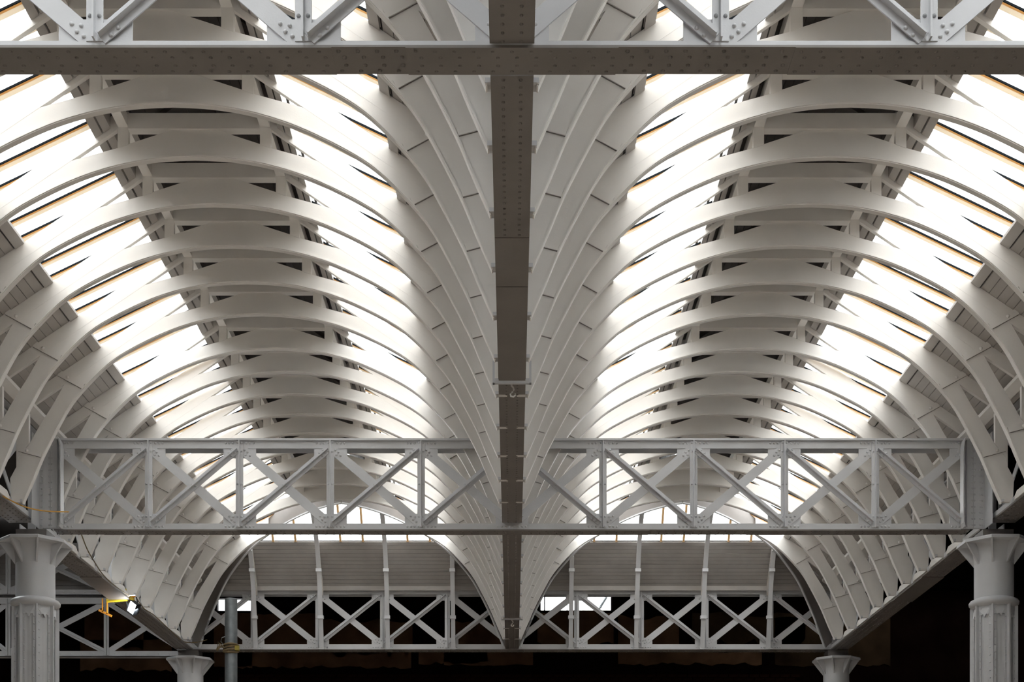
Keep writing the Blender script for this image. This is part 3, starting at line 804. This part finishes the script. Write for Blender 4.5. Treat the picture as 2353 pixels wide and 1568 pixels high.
def aisle_girder(label, q, zb, zt, xs, grp):
    r = thing('aisle_girder', label, 'girder', (0, 0, 0), grp)
    y = Y(q); zb, zt = CH+zb*U, CH+zt*U
    put('bottom_chord', B().box(xs[0], xs[-1], y, y+.012, zb, zb+.11).box(xs[0], xs[-1], y, y+.22, zb, zb+.012).mesh('bottom_chord', M_IRON), r)
    put('top_chord', B().box(xs[0], xs[-1], y-.03, y+.012, zt-.12, zt).mesh('top_chord', M_IRON), r)
    for a, c in zip(xs, xs[1:]):
        put('flat_brace', B().bar((a, y+.02, zb+.08), (c, y+.02, zt-.08), .11, .012).mesh('flat_brace', M_IRON), r)
        b = B(); tee(b, (a, zt-.08), (c, zb+.08), .095, y-.004); put('tee_brace', b.mesh('tee_brace', M_IRON), r)
    for x in xs[1:]:
        b = B(); tee(b, (x, zb+.02), (x, zt-.02), .1, y-.008); put('post', b.mesh('post', M_IRON), r)
    b = B()
    for i in range(40): b.rivet((xs[0]+.1+i*(xs[-1]-xs[0]-.2)/39, y-.001, zb+.055), .014)
    o = put('rivets', b.mesh('rivets', M_IRON), r); o['kind'] = 'stuff'
aisle_girder('lower lattice girder of the left aisle, behind the tall left column', 17.45, 9960, 12300, [-15.3, -14.0, -12.7, -11.4, -10.1, -8.13, -6.55], 'left aisle girders')
aisle_girder('upper lattice girder of the left aisle against the boarded end', 17.45, 12420, 14500, [-15.3, -14.0, -12.7, -11.4, -10.1, -8.13, -6.75], 'left aisle girders')

# ------------------------------------------------------------------ scaffold pole with straps
def wp(px, py, q): return ((px-1176.5)*q*U, Y(q), CH+(2080-py)*q*U)
q = 8.0
x, y, z = wp(531, 1377, q)
r = thing('scaffold_pole', 'mottled grey round steel pole standing before far girder, lower left of centre', 'pole', (x, y, 0))
put('pole_tube', B().lathe([(.057, 0), (.057, z-.004), (.053, z)], 24).mesh('pole_tube', M_GALV, 40), r)
zs = wp(531, 1492, q)[2]
r = thing('rope_strap', 'brown and yellow rope strap knotted around the grey steel pole', 'strap', (x, y, zs))
for k in range(4):
    pts = [((.063+.004*(k % 2))*math.cos(a), (.063+.004*(k % 2))*math.sin(a), (k-1.5)*.017+.012*math.sin(a+k)) for a in [2*math.pi*i/20 for i in range(21)]]
    put('strap_loop', B().tube(pts, .011, 7).mesh('strap_loop', M_ROPE, 60), r)
for k in range(3):
    pts = [(-.05-.02*k, -.045, .0), (-.075-.015*k, -.06, .025+.015*k), (-.10-.01*k, -.05, .0-.01*k), (-.12, -.045, -.025+.008*k)]
    put('strap_end', B().tube(pts, .008, 6).mesh('strap_end', M_ROPE, 60), r)
put('strap_buckle', B().box(.045, .082, -.06, -.02, -.02, .02).mesh('strap_buckle', M_STRAP), r)
put('wire_loop', B().tube([(-.06, -.04, .03), (-.085, -.045, .06), (-.075, -.045, .095), (-.045, -.045, .105)], .0035, 5).mesh('wire_loop', M_GALV), r)

# ------------------------------------------------------------------ work light on left side girder
q = 14.2
c0 = Vector(wp(306, 1397, q))
r = thing('floodlight', 'lit white square floodlight hanging under the left side girder', 'work light', tuple(c0))
def tilt(b, ang=math.radians(35), about=Vector((0, 0, 0))):
    Mx = Matrix.Rotation(math.radians(-20), 4, 'Z') @ Matrix.Rotation(ang, 4, 'Y') @ Matrix.Rotation(math.radians(15), 4, 'X')
    b.v = [tuple(Mx @ Vector(v)) for v in b.v]; return b
put('lamp_face', tilt(B().box(-.062, .062, -.032, -.026, -.085, .085)).mesh('lamp_face', M_LAMP), r)
put('housing', tilt(B().box(-.085, .08, -.025, .05, -.10, .10).box(-.075, .07, .05, .08, -.08, .08)).mesh('housing', M_BLK), r)
put('rim', tilt(B().box(-.085, -.064, -.035, -.02, -.10, .10).box(.064, .08, -.035, -.02, -.10, .10).box(-.085, .08, -.035, -.02, .086, .10).box(-.085, .08, -.035, -.02, -.10, -.086)).mesh('rim', M_BLK), r)
put('bracket', B().tube([(-.09, .02, .02), (-.12, .02, .12), (-.08, .02, .2)], .012, 6).tube([(.08, .02, .02), (.06, .02, .12), (.04, .02, .2)], .012, 6).mesh('bracket', M_BLK), r)
ld = bpy.data.lights.new('floodlight_beam', 'AREA'); ld.size = .13; ld.energy = 5; ld.color = (.9, .95, 1)
lo = bpy.data.objects.new('beam', ld); COL.objects.link(lo); lo.parent = r; lo.location = (.02, -.05, 0); lo.rotation_euler = (math.radians(60), 0, math.radians(35))
r2 = thing('clamp', 'yellow clamp with orange grip fixed to left side girder above the floodlight', 'clamp', wp(302, 1363, q))
x_, y_, z_ = 0, 0, 0
put('clamp_jaw', B().plate([(-.10, .06), (.09, .06), (.03, -.02), (.05, -.13), (-.02, -.13), (-.03, -.02)], -.04, .03).mesh('clamp_jaw', M_YEL), r2)
put('clamp_grip', B().plate([(.04, .07), (.11, .07), (.09, -.07), (.02, -.09)], -.055, -.02).mesh('clamp_grip', M_ORG), r2)
r3 = thing('extension_reel', 'yellow tube with orange hanger dangling left of the floodlight', 'cable holder', wp(268, 1380, q))
put('tube_body', B().tube([(-.16, 0, -.01), (-.1, 0, .0), (0, 0, .006), (.12, .0, .02), (.18, 0, .02)], .036, 10).mesh('tube_body', M_YEL, 50), r3)
put('top_cable', B().tube([(-.2, -.03, .05), (-.1, -.04, .055), (.05, -.04, .05), (.2, -.03, .06)], .014, 6).mesh('top_cable', M_BLK), r3)
put('hanger', B().box(-.24, -.22, -.01, .01, -.20, .03).box(-.165, -.145, -.01, .01, -.23, .0).bar((-.29, 0, -.16), (-.08, 0, -.26), .035, .02).mesh('hanger', M_ORG), r3)
# cords
def cord(label, pts, rad, m):
    P = catmull3(pts, 8); r = thing('cord', label, 'cord', tuple(P[0])); o = P[0]
    put('cord_line', B().tube([p-o for p in P], rad, 5).mesh('cord_line', m, 60), r)
def catmull3(P, n):
    P = [Vector(p) for p in P]; out = []
    for i in range(len(P)-1):
        p0, p1, p2, p3 = P[max(0, i-1)], P[i], P[i+1], P[min(len(P)-1, i+2)]
        for k in range(n):
            t = k/n; out.append(.5*((2*p1)+(-p0+p2)*t+(2*p0-5*p1+4*p2-p3)*t*t+(-p0+3*p1-3*p2+p3)*t**3))
    out.append(P[-1]); return out
cord('thin orange cord sagging across the left stanchion above the tall column', [wp(-20, 1125, 10.6), wp(20, 1148, 10.7), wp(60, 1166, 10.9), wp(105, 1175, 11.1), wp(160, 1177, 11.38)], .0085, M_CORD)
cord('thin brown cord running down along the left side girder behind the column', [wp(187, 1228, 12.0), wp(200, 1262, 12.1), wp(216, 1290, 12.3), wp(236, 1320, 12.9), wp(262, 1345, 13.5), wp(300, 1372, 14.2)], .008, M_ROPE)
cord('thin brown cord continuing past the floodlight to the far column', [wp(312, 1372, 14.2), wp(330, 1398, 14.5), wp(355, 1415, 14.9), wp(390, 1448, 15.7), wp(420, 1474, 16.5), wp(448, 1477, 16.7), wp(476, 1471, 16.8)], .008, M_ROPE)
